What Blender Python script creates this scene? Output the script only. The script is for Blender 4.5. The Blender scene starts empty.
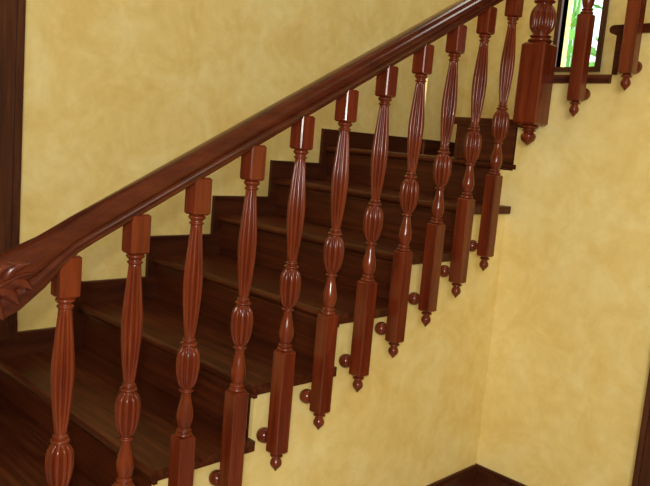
import bpy, math, random
import numpy as np
from mathutils import Vector, Matrix
random.seed(3)
scene=bpy.context.scene
scene.view_settings.view_transform='Standard'

# ------------------------------------------------------------------ materials
def new_mat(name):
    m=bpy.data.materials.new(name); m.use_nodes=True
    nt=m.node_tree; b=nt.nodes['Principled BSDF']
    return m,nt,b
def ramp(nt,stops):
    r=nt.nodes.new('ShaderNodeValToRGB'); e=r.color_ramp.elements
    e[0].position,e[0].color=stops[0][0],(*stops[0][1],1)
    e[1].position,e[1].color=stops[-1][0],(*stops[-1][1],1)
    for p,c in stops[1:-1]:
        n=e.new(p); n.color=(*c,1)
    return r
def wood(name,dark,mid,light,scale=(14,14,1.2),rough=.28,coat=.35,bump=.05,spec=.5):
    m,nt,b=new_mat(name); L=nt.links
    tc=nt.nodes.new('ShaderNodeTexCoord'); mp=nt.nodes.new('ShaderNodeMapping')
    mp.inputs['Scale'].default_value=scale
    L.new(tc.outputs['Object'],mp.inputs['Vector'])
    oi=nt.nodes.new('ShaderNodeObjectInfo')
    ml=nt.nodes.new('ShaderNodeMath'); ml.operation='MULTIPLY'; ml.inputs[1].default_value=37
    L.new(oi.outputs['Random'],ml.inputs[0])
    n=nt.nodes.new('ShaderNodeTexNoise'); n.noise_dimensions='4D'
    n.inputs['Scale'].default_value=3; n.inputs['Detail'].default_value=6; n.inputs['Roughness'].default_value=.6
    n.inputs['Distortion'].default_value=.6
    L.new(mp.outputs[0],n.inputs['Vector']); L.new(ml.outputs[0],n.inputs['W'])
    r=ramp(nt,[(.28,dark),(.5,mid),(.74,light)])
    L.new(n.outputs['Fac'],r.inputs[0]); L.new(r.outputs[0],b.inputs['Base Color'])
    b.inputs['Roughness'].default_value=rough
    b.inputs['Specular IOR Level'].default_value=spec
    b.inputs['Coat Weight'].default_value=coat; b.inputs['Coat Roughness'].default_value=.12
    bp=nt.nodes.new('ShaderNodeBump'); bp.inputs['Strength'].default_value=bump; bp.inputs['Distance'].default_value=.01
    L.new(n.outputs['Fac'],bp.inputs['Height']); L.new(bp.outputs[0],b.inputs['Normal'])
    return m
M_bal=wood('varnished_red_wood',(.070,.010,.003),(.130,.020,.006),(.195,.036,.010),rough=.20,coat=.15,bump=.03,spec=.35)
M_rail=wood('handrail_wood',(.040,.007,.003),(.072,.013,.005),(.105,.022,.008),scale=(1.2,9,9),rough=.24,coat=.05,bump=.02,spec=.35)
M_tread=wood('tread_wood',(.022,.005,.002),(.068,.015,.005),(.135,.038,.013),scale=(18,.9,18),rough=.34,coat=.0,spec=.15,bump=.04)
M_riser=wood('riser_wood',(.032,.006,.002),(.072,.015,.005),(.120,.030,.010),scale=(8,.8,20),rough=.34,coat=.0,spec=.2,bump=.03)
M_trim=wood('trim_wood',(.030,.008,.004),(.070,.020,.008),(.125,.040,.015),scale=(16,16,1.0),rough=.4,coat=.0,spec=.3)
M_base=wood('baseboard_wood',(.030,.007,.003),(.058,.014,.005),(.090,.023,.008),scale=(1.5,1.5,12),rough=.36,coat=.0,spec=.3)

def plaster():
    m,nt,b=new_mat('sponged_yellow_plaster'); L=nt.links
    tc=nt.nodes.new('ShaderNodeTexCoord')
    n1=nt.nodes.new('ShaderNodeTexNoise'); n1.inputs['Scale'].default_value=4.6; n1.inputs['Detail'].default_value=9; n1.inputs['Roughness'].default_value=.7; n1.inputs['Distortion'].default_value=.6
    n2=nt.nodes.new('ShaderNodeTexNoise'); n2.inputs['Scale'].default_value=20; n2.inputs['Detail'].default_value=6
    for n in (n1,n2): L.new(tc.outputs['Object'],n.inputs['Vector'])
    r1=ramp(nt,[(.30,(.76,.565,.185)),(.5,(.83,.665,.262)),(.70,(.88,.76,.37))])
    L.new(n1.outputs['Fac'],r1.inputs[0])
    r2=ramp(nt,[(.35,(.93,.91,.85)),(.65,(1,1,1))]); L.new(n2.outputs['Fac'],r2.inputs[0])
    mx=nt.nodes.new('ShaderNodeMix'); mx.data_type='RGBA'; mx.blend_type='MULTIPLY'; mx.inputs['Factor'].default_value=.8
    L.new(r1.outputs[0],mx.inputs['A']); L.new(r2.outputs[0],mx.inputs['B']); L.new(mx.outputs['Result'],b.inputs['Base Color'])
    b.inputs['Roughness'].default_value=.65; b.inputs['Specular IOR Level'].default_value=.3
    bp=nt.nodes.new('ShaderNodeBump'); bp.inputs['Strength'].default_value=.06; bp.inputs['Distance'].default_value=.01
    L.new(n2.outputs['Fac'],bp.inputs['Height']); L.new(bp.outputs[0],b.inputs['Normal'])
    return m
M_wall=plaster()
def simple(name,c,rough=.6,noise=0):
    m,nt,b=new_mat(name)
    n=nt.nodes.new('ShaderNodeTexNoise'); n.inputs['Scale'].default_value=6
    r=ramp(nt,[(.3,tuple(x*.85 for x in c)),(.7,c)])
    nt.links.new(n.outputs['Fac'],r.inputs[0]); nt.links.new(r.outputs[0],b.inputs['Base Color'])
    b.inputs['Roughness'].default_value=rough; return m
M_ceil=simple('ceiling_paint',(.8,.78,.72)); M_floor=simple('floor_tile',(.40,.33,.25),.25)
M_leaf=simple('foliage_green',(.16,.42,.07),.6); M_ground=simple('lawn',(.2,.35,.08),.9)

# ------------------------------------------------------------------ mesh builder
class MB:
    def __init__(s): s.v=[];s.f=[];s.m=[];s.s=[]
    def add(s,vs,fs,mi=0,sm=False):
        o=len(s.v); s.v+= [tuple(map(float,p)) for p in vs]
        for f in fs: s.f.append(tuple(i+o for i in f)); s.m.append(mi); s.s.append(sm)
    def box(s,x0,x1,y0,y1,z0,z1,mi=0):
        v=[(x,y,z) for x in (x0,x1) for y in (y0,y1) for z in (z0,z1)]
        s.add(v,[(0,1,3,2),(4,6,7,5),(0,4,5,1),(2,3,7,6),(0,2,6,4),(1,5,7,3)],mi)
    def prism(s,poly,axis,a,b,mi=0):
        def P(p,t):
            q=list(p); q.insert(axis,t); return tuple(q)
        n=len(poly); v=[P(p,a) for p in poly]+[P(p,b) for p in poly]
        s.add(v,[tuple(range(n)),tuple(range(2*n-1,n-1,-1))]+[(i,(i+1)%n,n+(i+1)%n,n+i) for i in range(n)],mi)
    def lathe(s,prof,c=(0,0,0),seg=40,mi=0,flute=None,axis='z'):
        n=len(prof); vs=[]
        for p in prof:
            r,z=p[0],p[1]; fl=p[2] if len(p)>2 else 0
            for k in range(seg):
                t=2*math.pi*k/seg
                rr=r
                if fl and flute: rr=r*(1-fl*(1-abs(math.sin(flute*t/2)))**1.4)
                x,y=rr*math.cos(t),rr*math.sin(t)
                if axis=='z': q=(c[0]+x,c[1]+y,c[2]+z)
                elif axis=='y': q=(c[0]+x,c[1]+z,c[2]+y)
                else: q=(c[0]+z,c[1]+x,c[2]+y)
                vs.append(q)
        fs=[(i*seg+k,i*seg+(k+1)%seg,(i+1)*seg+(k+1)%seg,(i+1)*seg+k) for i in range(n-1) for k in range(seg)]
        fs+= [tuple(range(seg-1,-1,-1)),tuple((n-1)*seg+k for k in range(seg))]
        s.add(vs,fs,mi,True)
    def block(s,h,z0,z1,ch,c=(0,0,0),mi=0,edge=.003):
        def ring(hh,z):
            e=min(edge,hh*.3); q=[]
            for sx,sy in ((1,1),(-1,1),(-1,-1),(1,-1)):
                a=(sx*hh,sy*(hh-e)); b=(sx*(hh-e),sy*hh)
                q+= [a,b] if sx*sy>0 else [b,a]
            return [(c[0]+x,c[1]+y,c[2]+z) for x,y in q]
        R=[ring(h-ch,z0),ring(h,z0+ch),ring(h,z1-ch),ring(h-ch,z1)]
        v=sum(R,[]); f=[(i*8+k,i*8+(k+1)%8,(i+1)*8+(k+1)%8,(i+1)*8+k) for i in range(3) for k in range(8)]
        f+=[tuple(range(7,-1,-1)),tuple(24+k for k in range(8))]
        s.add(v,f,mi)
    def mesh(s,name,mats):
        me=bpy.data.meshes.new(name); me.from_pydata(s.v,[],s.f)
        for m in mats: me.materials.append(m)
        me.polygons.foreach_set('material_index',s.m); me.polygons.foreach_set('use_smooth',s.s)
        import bmesh
        bm=bmesh.new(); bm.from_mesh(me); bmesh.ops.recalc_face_normals(bm,faces=bm.faces); bm.to_mesh(me); bm.free()
        me.update(); return me
    def obj(s,name,mats,parent=None):
        o=bpy.data.objects.new(name,s.mesh(name,mats)); scene.collection.objects.link(o)
        if parent: o.parent=parent
        return o
def empty(name):
    e=bpy.data.objects.new(name,None); scene.collection.objects.link(e); return e

# ------------------------------------------------------------------ dimensions
FL=-1.094; RUN=.315; RISE=.1695; XN=1.849; ZN=.2621
W=1.15; XW=1.853; D=.083; XF=3.0; CE=2.9
XL=-2.6; YF=-3.6
OV=.025; TH=.03; WT=.016
nx=lambda i: XN-RUN*i
nz=lambda i: ZN-RISE*i

# ------------------------------------------------------------------ room shell
b=MB(); b.box(XL-.1,XF+.1,YF-.1,W+.1,FL-.1,FL); b.obj('floor',[M_floor])
b=MB(); b.box(XL-.1,XF+.1,YF-.1,W+.1,CE,CE+.1); b.obj('ceiling',[M_ceil])
b=MB(); b.box(XL-.1,XF+.1,W,W+.1,FL,CE); b.obj('wall_back',[M_wall])
b=MB(); b.box(XL-.1,XL,YF,W,FL,CE); b.obj('wall_left',[M_wall])
b=MB(); b.box(XL-.1,XF+.1,YF-.1,YF,FL,CE); b.obj('wall_front',[M_wall])
WY0,WY1,WZ0,WZ1=.345,.572,.79,1.75
b=MB()
b.box(XF,XF+.1,YF,WY0,FL,CE); b.box(XF,XF+.1,WY1,W,FL,CE)
b.box(XF,XF+.1,WY0,WY1,FL,WZ0); b.box(XF,XF+.1,WY0,WY1,WZ1,CE)
b.obj('wall_far',[M_wall])
poly=[(nx(7)+OV+.02,FL+.0)]
for i in range(7,0,-1):
    poly.append((nx(i)+OV,nz(i)-TH)); 
    poly.append((nx(i-1)+OV,nz(i)-TH))
poly=[(nx(7)+OV,FL)]+poly[1:]
poly[-1]=(XW,nz(1)-TH)
poly.append((XW,FL))
b=MB(); b.prism(poly,1,D,D+WT); b.obj('wall_understair',[M_wall])
ny=lambda j: .07-RUN*(j-2)
mz=lambda j: ZN+RISE*j
NS=9
poly=[(D+.06,FL),(D+.06,ZN-TH),(D-.005,ZN-TH),(D-.005,mz(2)-TH)]
for j in range(2,NS):
    poly.append((ny(j+1)-OV,mz(j)-TH)); poly.append((ny(j+1)-OV,mz(j+1)-TH))
poly[-1]=(poly[-1][0],CE)
poly+= [(YF,CE),(YF,FL)]
b=MB(); b.prism(poly,0,XW,XW+.06); b.obj('wall_right',[M_wall])

# ------------------------------------------------------------------ staircase
st=empty('staircase')
def tread(mb,x0,x1,y0,y1,z,mi=0):
    r=TH/2; n=6
    prof=[(x1,z-TH),(x1,z)]
    prof+=[(x0+r-r*math.sin(math.pi*k/n), z-r+r*math.cos(math.pi*k/n)) for k in range(n+1)]
    mb.prism([(p[0],p[1]) for p in prof],1,y0,y1,mi)
tr=MB(); ri=MB(); sk=MB()
for i in range(0,8):
    x1=nx(i-1)+OV if i>0 else XF-.001
    tread(tr,nx(i),x1,.066,W-.001,nz(i))
    tr.box(nx(i)+OV-.012,nx(i)+OV,.072,W-.001,nz(i)-TH-.012,nz(i)-TH)
    ri.box(nx(i)+OV,nx(i)+OV+.018,D+WT if i else D-.008,W-.001,nz(i+1),nz(i)-TH)
tr.obj('treads',[M_tread],st); ri.obj('risers',[M_riser],st)
up=.085; lf=.02
for i in range(0,8):
    xr=nx(i-1)-lf if i>0 else XF-.001
    sk.box(nx(i)-lf,xr,W-.018,W-.0005,nz(i)-.02,nz(i)+up)
    sk.box(nx(i)-lf,nx(i)+OV,W-.018,W-.0005,max(nz(i+1)-.0,FL),nz(i)-.02)
    sk.box(nx(i)-lf,xr,W-.022,W-.018,nz(i)+up-.012,nz(i)+up-.004)
sk.box(XF-.018,XF-.0005,.09,W-.018,ZN,ZN+up+.02)
sk.obj('wall_string',[M_base],st)
s2=MB(); r2=MB()
def tread2(mb,y1,y0,x0,x1,z):
    r=TH/2;n=6
    prof=[(y0,z-TH),(y0,z)]+[(y1-r+r*math.sin(math.pi*k/n),z-r+r*math.cos(math.pi*k/n)) for k in range(n+1)]
    mb.prism(prof,0,x0,x1)
for j in range(1,NS+1):
    tread2(s2,ny(j),ny(j+1)-OV,XW-.017,XF-.001,mz(j))
    r2.box(XW-.008,XF-.001,ny(j)-OV-.018,ny(j)-OV,mz(j-1),mz(j)-TH)
r2.box(XW-.006,XW+.012,D,ny(1)-OV,ZN,mz(1)-TH)
s2.obj('upper_treads',[M_tread],st); r2.obj('upper_risers',[M_riser],st)

# ------------------------------------------------------------------ baseboards
b=MB()
for h,t in ((.088,.018),(.104,.010)):
    b.box(nx(7)+OV,XW-.02,D-t,D-.0005,FL,FL+h)
b.obj('baseboard_understair',[M_base])
b=MB()
for h,t in ((.088,.018),(.104,.010)):
    b.box(XW-t,XW-.0005,-.553,D-.0,FL,FL+h)
b.obj('baseboard_right',[M_base])

# ------------------------------------------------------------------ baluster
HB=.0235
def ring(r,z,h,n=6,inner=None):
    inner=inner if inner is not None else r*.72
    return [(inner+(r-inner)*math.sin(math.pi*k/n),z-h*k/n) for k in range(n+1)]
def smooth_prof(pts,n=8,fl=0):
    out=[]
    for i in range(len(pts)-1):
        p0=pts[max(i-1,0)];p1=pts[i];p2=pts[i+1];p3=pts[min(i+2,len(pts)-1)]
        for k in range(n):
            t=k/n
            def c(a): return .5*((2*p1[a])+(-p0[a]+p2[a])*t+(2*p0[a]-5*p1[a]+4*p2[a]-p3[a])*t*t+(-p0[a]+3*p1[a]-3*p2[a]+p3[a])*t**3)
            out.append([c(0),c(1)])
    out.append(list(pts[-1]))
    m=len(out)
    res=[]
    for k,(r,z) in enumerate(out):
        e=min(1,k/(m-1)*7,(1-k/(m-1))*7)
        res.append((r,z,fl*e))
    return res
def baluster_mesh():
    b=MB()
    b.block(HB,-.090,.0,.004)
    p=[]
    p+=ring(.021,-.090,.012,inner=.016)
    p+=ring(.018,-.106,.009,inner=.0135)
    p+=smooth_prof([(.0140,-.116),(.0160,-.14),(.0205,-.19),(.0240,-.240),(.0235,-.285),(.0190,-.340),(.0130,-.392)],8,.42)
    p+=ring(.017,-.394,.008,inner=.012)
    p+=ring(.0215,-.403,.011,inner=.014)
    p+=smooth_prof([(.016,-.415),(.0260,-.428),(.0300,-.45),(.0290,-.48),(.0230,-.507),(.013,-.523)],6,.38)
    p+=ring(.018,-.524,.009,inner=.012)
    p+=smooth_prof([(.0120,-.534),(.0135,-.55),(.0195,-.578),(.0215,-.598),(.018,-.616),(.014,-.624)],6,0)
    p+=ring(.020,-.625,.009,inner=.014)
    p+=ring(.0225,-.635,.011,inner=.018)
    b.lathe(p,seg=120,flute=10)
    b.block(HB,-.945,-.645,.004)
    q=[(.013,-.943),(.013,-.948)]+ring(.0185,-.948,.010,inner=.013)+smooth_prof([(.010,-.959),(.0165,-.972),(.015,-.983),(.006,-.994),(.0015,-1.0)],5)
    b.lathe(q,seg=24)
    rb=.0225
    b.lathe([(rb*math.sin(math.pi*k/14)+.0002,.0595-rb*math.cos(math.pi*k/14)) for k in range(15)],c=(0,0,-.915),seg=28,axis='y')
    b.lathe([(.008,.02),(.008,.082)],c=(0,0,-.915),seg=16,axis='y')
    return b.mesh('baluster',[M_bal])
bm_=baluster_mesh()
SP=.16; SL=.0861/.16
def place(x,y,z,rot=0):
    o=bpy.data.objects.new('baluster',bm_); scene.collection.objects.link(o)
    o.location=(x,y,z); o.rotation_euler=(0,0,rot); return o
for k in range(0,11): place(k*SP,0,k*SP*SL)
TX=1.779
for n_ in range(1,9):
    y=-.01-.172*n_; z=.353+.0935*n_
    place(TX,y,z+1.0,-math.pi/2)

# ------------------------------------------------------------------ newel
def newel(name,loc,zb,hw=.049,top=1.6):
    b=MB()
    b.block(hw,zb+.075,zb+.375,.008,edge=.005)
    q=ring(.034,zb+.075,.014,inner=.026)+ring(.026,zb+.060,.010,inner=.018)+smooth_prof([(.016,zb+.049),(.028,zb+.036),(.024,zb+.018),(.010,zb+.006),(.002,zb)],6)
    b.lathe(q,seg=32)
    z=zb+.375
    prof=[]
    prof+=ring(.046,z+.0,-.018,inner=.034)
    prof+=ring(.040,z+.018,-.014,inner=.028)
    prof+=[( r_,z_,f_) for r_,z_,f_ in smooth_prof([(.028,z+.033),(.044,z+.055),(.0485,z+.085),(.044,z+.115),(.027,z+.14)],7,.28)]
    prof+=ring(.040,z+.142,-.016,inner=.028)
    prof+=ring(.034,z+.160,-.012,inner=.024)
    prof+=smooth_prof([(.026,z+.174),(.035,z+.22),(.038,z+.27)],6,.2)
    b.lathe(prof,seg=96,flute=12)
    b.block(hw,z+.26,top-.16,.008,edge=.005)
    c=ring(.044,top-.16,-.016,inner=.034)+smooth_prof([(.026,top-.143),(.052,top-.10),(.050,top-.05),(.022,top-.012),(.003,top)],7,.2)
    b.lathe(c,seg=60,flute=10)
    rb=.0205
    b.lathe([(rb*math.sin(math.pi*k/14)+.0002,.058-rb*math.cos(math.pi*k/14)) for k in range(15)],c=(0,0,zb+.12),seg=28,axis='x')
    o=b.obj(name,[M_bal]); o.location=(loc[0],loc[1],0); return o
newel('newel_post',(1.795,-.005),.335,top=1.75)

# ------------------------------------------------------------------ handrail
def rail_profile():
    half=[(0,.0),(.020,.0),(.0225,.003),(.023,.009),(.026,.012),(.028,.017),(.0245,.021),(.0245,.024),(.0325,.030),(.0348,.037),(.0338,.045),(.0280,.0485),(.0275,.052),(.024,.059),(.015,.064),(.0,.0655)]
    r=[(x,z) for x,z in half]; l=[(-x,z) for x,z in half[-2:0:-1]]
    return r+l
prof=rail_profile()
def sweep(mb,stations,mi=0):
    n=len(prof); vs=[]
    for k,(p,s_,u_,ss,su) in enumerate(stations):
        for (a,c) in prof: vs.append(tuple(p+s_*a*ss+u_*(c-.033)*su))
    m=len(stations)
    fs=[(i*n+k,i*n+(k+1)%n,(i+1)*n+(k+1)%n,(i+1)*n+k) for i in range(m-1) for k in range(n)]
    fs+=[tuple(range(n-1,-1,-1)),tuple((m-1)*n+k for k in range(n))]
    mb.add(vs,fs,mi,True)
hr=MB()
ang=math.atan(SL); Y_=Vector((0,1,0))
cz=.033/math.cos(ang)
def station(x,z,a,ss=1,su=1): 
    return (Vector((x,0,z)),Y_,Vector((-math.sin(a),0,math.cos(a))),ss,su)
S=[station(1.755,1.755*SL+cz,ang),station(.9,.9*SL+cz,ang),station(.03,.03*SL+cz,ang)]
ctrl=[(.0,.036,ang,1,1),(-.04,.008,ang+.08,1.08,1.15),(-.08,-.020,ang+.05,1.18,1.45),(-.13,-.050,ang-.05,1.22,1.75),(-.19,-.078,ang-.2,1.22,1.75),(-.26,-.092,.1,1.18,1.6),(-.33,-.09,-.15,1.1,1.4)]
S+=[station(*c) for c in ctrl]
sweep(hr,S)
def volute(mb,cx,cz_,R,yh):
    n=90; turns=2.1
    mb.lathe([(R*.98,-yh*.8),(R,-yh*.6),(R,yh*.6),(R*.98,yh*.8)],c=(cx,0,cz_),seg=48,axis='y')
    for sg in (-1,1):
        vs=[];fs=[]
        for k in range(n+1):
            t=k/n; a=t*turns*2*math.pi+.6; rr=R*(1-.86*t); w=.010*(1-.5*t)
            for m in range(6):
                b_=math.pi*m/5
                rad=rr-w*math.cos(b_)*.9-.006; yy=sg*(yh*.8+w*math.sin(b_))
                vs.append((cx+rad*math.cos(a),yy,cz_+rad*math.sin(a)))
        for k in range(n):
            for m in range(5): fs.append((k*6+m,k*6+m+1,(k+1)*6+m+1,(k+1)*6+m))
        mb.add(vs,fs,0,True)
volute(hr,-.355,-.105,.066,.045)
SH=-.018
def lobe(mb,pts,w,sg,y0=.0405,lift=.009):
    P=smooth_prof([(p[0]+SH,p[1]-.008) for p in pts],5); n=len(P)-1; m=6; vs=[];fs=[]
    for i,(x,z,_) in enumerate(P):
        t=i/n; a=P[min(i+1,n)]; c=P[max(i-1,0)]
        d=Vector((a[0]-c[0],a[1]-c[1])).normalized(); nn=Vector((-d.y,d.x))
        ww=w*(math.sin(math.pi*(.12+.86*t))**.7)
        for j in range(m+1):
            u=-1+2*j/m
            yy=y0-.004+lift*(1-abs(u)**2.2)*(.6+.6*t)
            vs.append((x+nn.x*u*ww,sg*yy,z+nn.y*u*ww))
    for i in range(n):
        for j in range(m): fs.append((i*(m+1)+j,i*(m+1)+j+1,(i+1)*(m+1)+j+1,(i+1)*(m+1)+j))
    mb.add(vs,fs,1,True)
# acanthus: a curved mid-rib with overlapping leaflets curling off both sides
for sg in (-1,1):
    rib=[(-.235,-.105),(-.185,-.070),(-.140,-.040),(-.098,-.020),(-.070,-.016)]
    lobe(hr,rib,.006,sg,lift=.015)
    for (bx,bz),(tx,tz),(cx_,cz2) in [
        ((-.205,-.085),(-.170,-.028),(-.200,-.045)),
        ((-.175,-.064),(-.138,-.006),(-.168,-.026)),
        ((-.148,-.046),(-.108,.004),(-.138,-.012)),
        ((-.120,-.030),(-.080,.004),(-.108,-.008)),
        ((-.205,-.085),(-.160,-.125),(-.172,-.095)),
        ((-.175,-.064),(-.128,-.105),(-.142,-.075)),
        ((-.148,-.046),(-.098,-.078),(-.115,-.054)),
        ((-.120,-.030),(-.072,-.050),(-.092,-.034))]:
        lobe(hr,[(bx,bz),(cx_,cz2),(tx,tz)],.0125,sg,lift=.011)
    for c_ in range(5):
        lobe(hr,[(-.23-.015*c_,-.13+.02*c_),(-.27,-.10+.008*c_),(-.31,-.08+.004*c_)],.008,sg)
def st2(y,z,a): return (Vector((1.779,y,z)),Vector((1,0,0)),Vector((0,math.sin(a),math.cos(a))),1,1)
a2=math.atan(.0935/.172)
z0=1.353+cz
sweep(hr,[st2(-.05,z0+.0935/.172*.04,a2),st2(-1.45,z0+.0935/.172*1.44,a2)])
M_carv=wood('carved_wood',(.050,.008,.003),(.090,.016,.006),(.135,.028,.010),rough=.26,coat=.1,bump=.03,spec=.35)
hro=hr.obj('handrail',[M_rail,M_carv])
hro.data.set_sharp_from_angle(angle=math.radians(32))

newel('newel_post',(-.355,0),-1.05,top=-.15)

# ------------------------------------------------------------------ casing on back wall (left)
w1=empty('window_1')
b=MB()
x1=.355; zb_=-.47
for a0,a1,t in ((0,.10,.022),(.012,.03,.03),(.06,.088,.028)):
    b.box(x1-a1,x1-a0,W-t,W-.0005,zb_,2.1)
b.box(-.7,-.6,W-.022,W-.0005,zb_,2.1); b.box(-.7,x1,W-.022,W-.0005,2.1,2.2); b.box(-.7,x1,W-.026,W-.0005,zb_-.05,zb_+.02)
b.obj('casing',[M_trim],w1)
b=MB(); b.box(-.6,x1-.1,W-.008,W-.0005,zb_,2.1)
for zz in (0,.55,1.1,1.65): b.box(-.52,x1-.16,W-.016,W-.008,zz-.35,zz+.1)
b.obj('panels',[M_trim],w1)

# right-hand door casing
d1=empty('door_1')
b=MB()
for a0,a1,t in ((0,.10,.025),(.0,.02,.032),(.075,.1,.032)):
    b.box(XW-t,XW-.0005,-.556-a1,-.556-a0,FL,.95); b.box(XW-t,XW-.0005,-1.556-a1+.1,-1.556-a0+.1,FL,.95)
b.box(XW-.025,XW-.0005,-1.556,-.556,.85,.95)
b.obj('casing',[M_trim],d1)
b=MB(); b.box(XW-.012,XW-.0005,-1.456,-.656,FL,.85)
for z0_ in (FL+.15,FL+1.05): b.box(XW-.02,XW-.012,-1.36,-.75,z0_,z0_+.75)
b.obj('leaf',[M_trim],d1)

# far window
w2=empty('window_2')
b=MB()
t=.025
b.box(XF-.02,XF+.05,WY1,WY1+t,WZ0-t,WZ1+t); b.box(XF-.02,XF+.05,WY0-t,WY0,WZ0-t,WZ1+t)
b.box(XF-.02,XF+.05,WY0,WY1,WZ0-t,WZ0); b.box(XF-.02,XF+.05,WY0,WY1,WZ1,WZ1+t)
b.box(XF+.02,XF+.045,WY0,WY1,1.28,1.30)
b.obj('frame',[M_trim],w2)

# garden outside
b=MB()
for _ in range(2600):
    c=Vector((random.uniform(4.6,6.2),random.uniform(-.5,4.5),random.uniform(-.6,3.4)))
    if (random.random()<.35): continue
    u=Vector([random.gauss(0,1) for _ in range(3)]).normalized(); v=u.cross(Vector([random.gauss(0,1) for _ in range(3)])).normalized()
    s_=random.uniform(.05,.11)
    b.add([c-u*s_,c+v*s_*.5,c+u*s_,c-v*s_*.5],[(0,1,2,3)])
for _ in range(26):
    x=random.uniform(4.8,6.0); y=random.uniform(-.4,4.4)
    b.lathe([(.02,-1.2),(.015,2.6)],c=(x,y,0),seg=8)
b.obj('garden_shrub',[M_leaf])
b=MB(); b.box(3.3,20,-15,15,-1.3,-1.2); b.obj('ground',[M_ground])

# ------------------------------------------------------------------ light
w=bpy.data.worlds.new('World'); scene.world=w; w.use_nodes=True
bg=w.node_tree.nodes['Background']; bg.inputs[0].default_value=(.85,.93,1,1); bg.inputs[1].default_value=2.2
def area(name,loc,target,size,power,col):
    l=bpy.data.lights.new(name,'AREA'); l.shape='RECTANGLE'; l.size,l.size_y=size; l.energy=power; l.color=col
    o=bpy.data.objects.new(name,l); scene.collection.objects.link(o); o.location=loc
    o.rotation_euler=(Vector(target)-Vector(loc)).to_track_quat('-Z','Y').to_euler(); return o
area('daylight_area',(-1.7,-2.7,.9),(1.3,.0,-.1),(1.0,1.0),66,(1,.97,.90))
area('flash_light',(-.76,-1.48,.38),(1.7,.3,.0),(.06,.04),15,(1,.98,.94))
area('ceiling_fill',(.2,-1.6,2.8),(.2,-1.6,0),(.9,.9),13,(1,.96,.88))  # added overhead fill for the room, no known ceiling lamp here
area('landing_light',(2.4,.2,2.8),(2.3,.3,0),(.8,.8),12,(1,.97,.90))
sl=bpy.data.lights.new('sun','SUN'); sl.energy=6; sl.angle=.01
so=bpy.data.objects.new('sun',sl); scene.collection.objects.link(so); so.rotation_euler=(math.radians(35),math.radians(25),0)

# ------------------------------------------------------------------ camera
yaw,pitch,roll=.7902,.1378,.0864
fw=Vector((math.sin(yaw)*math.cos(pitch),math.cos(yaw)*math.cos(pitch),-math.sin(pitch)))
rt=Vector((math.cos(yaw),-math.sin(yaw),0)); up_=rt.cross(fw)
r_=rt*math.cos(roll)+up_*math.sin(roll); u_=-rt*math.sin(roll)+up_*math.cos(roll)
cam=bpy.data.cameras.new('camera'); co=bpy.data.objects.new('camera',cam); scene.collection.objects.link(co)
m=Matrix((r_,u_,-fw)).transposed().to_4x4(); m.translation=Vector((-.6732,-1.4208,.2768)); co.matrix_world=m
cam.sensor_width=36; cam.lens=717.4/650*36; cam.clip_start=.02
scene.camera=co
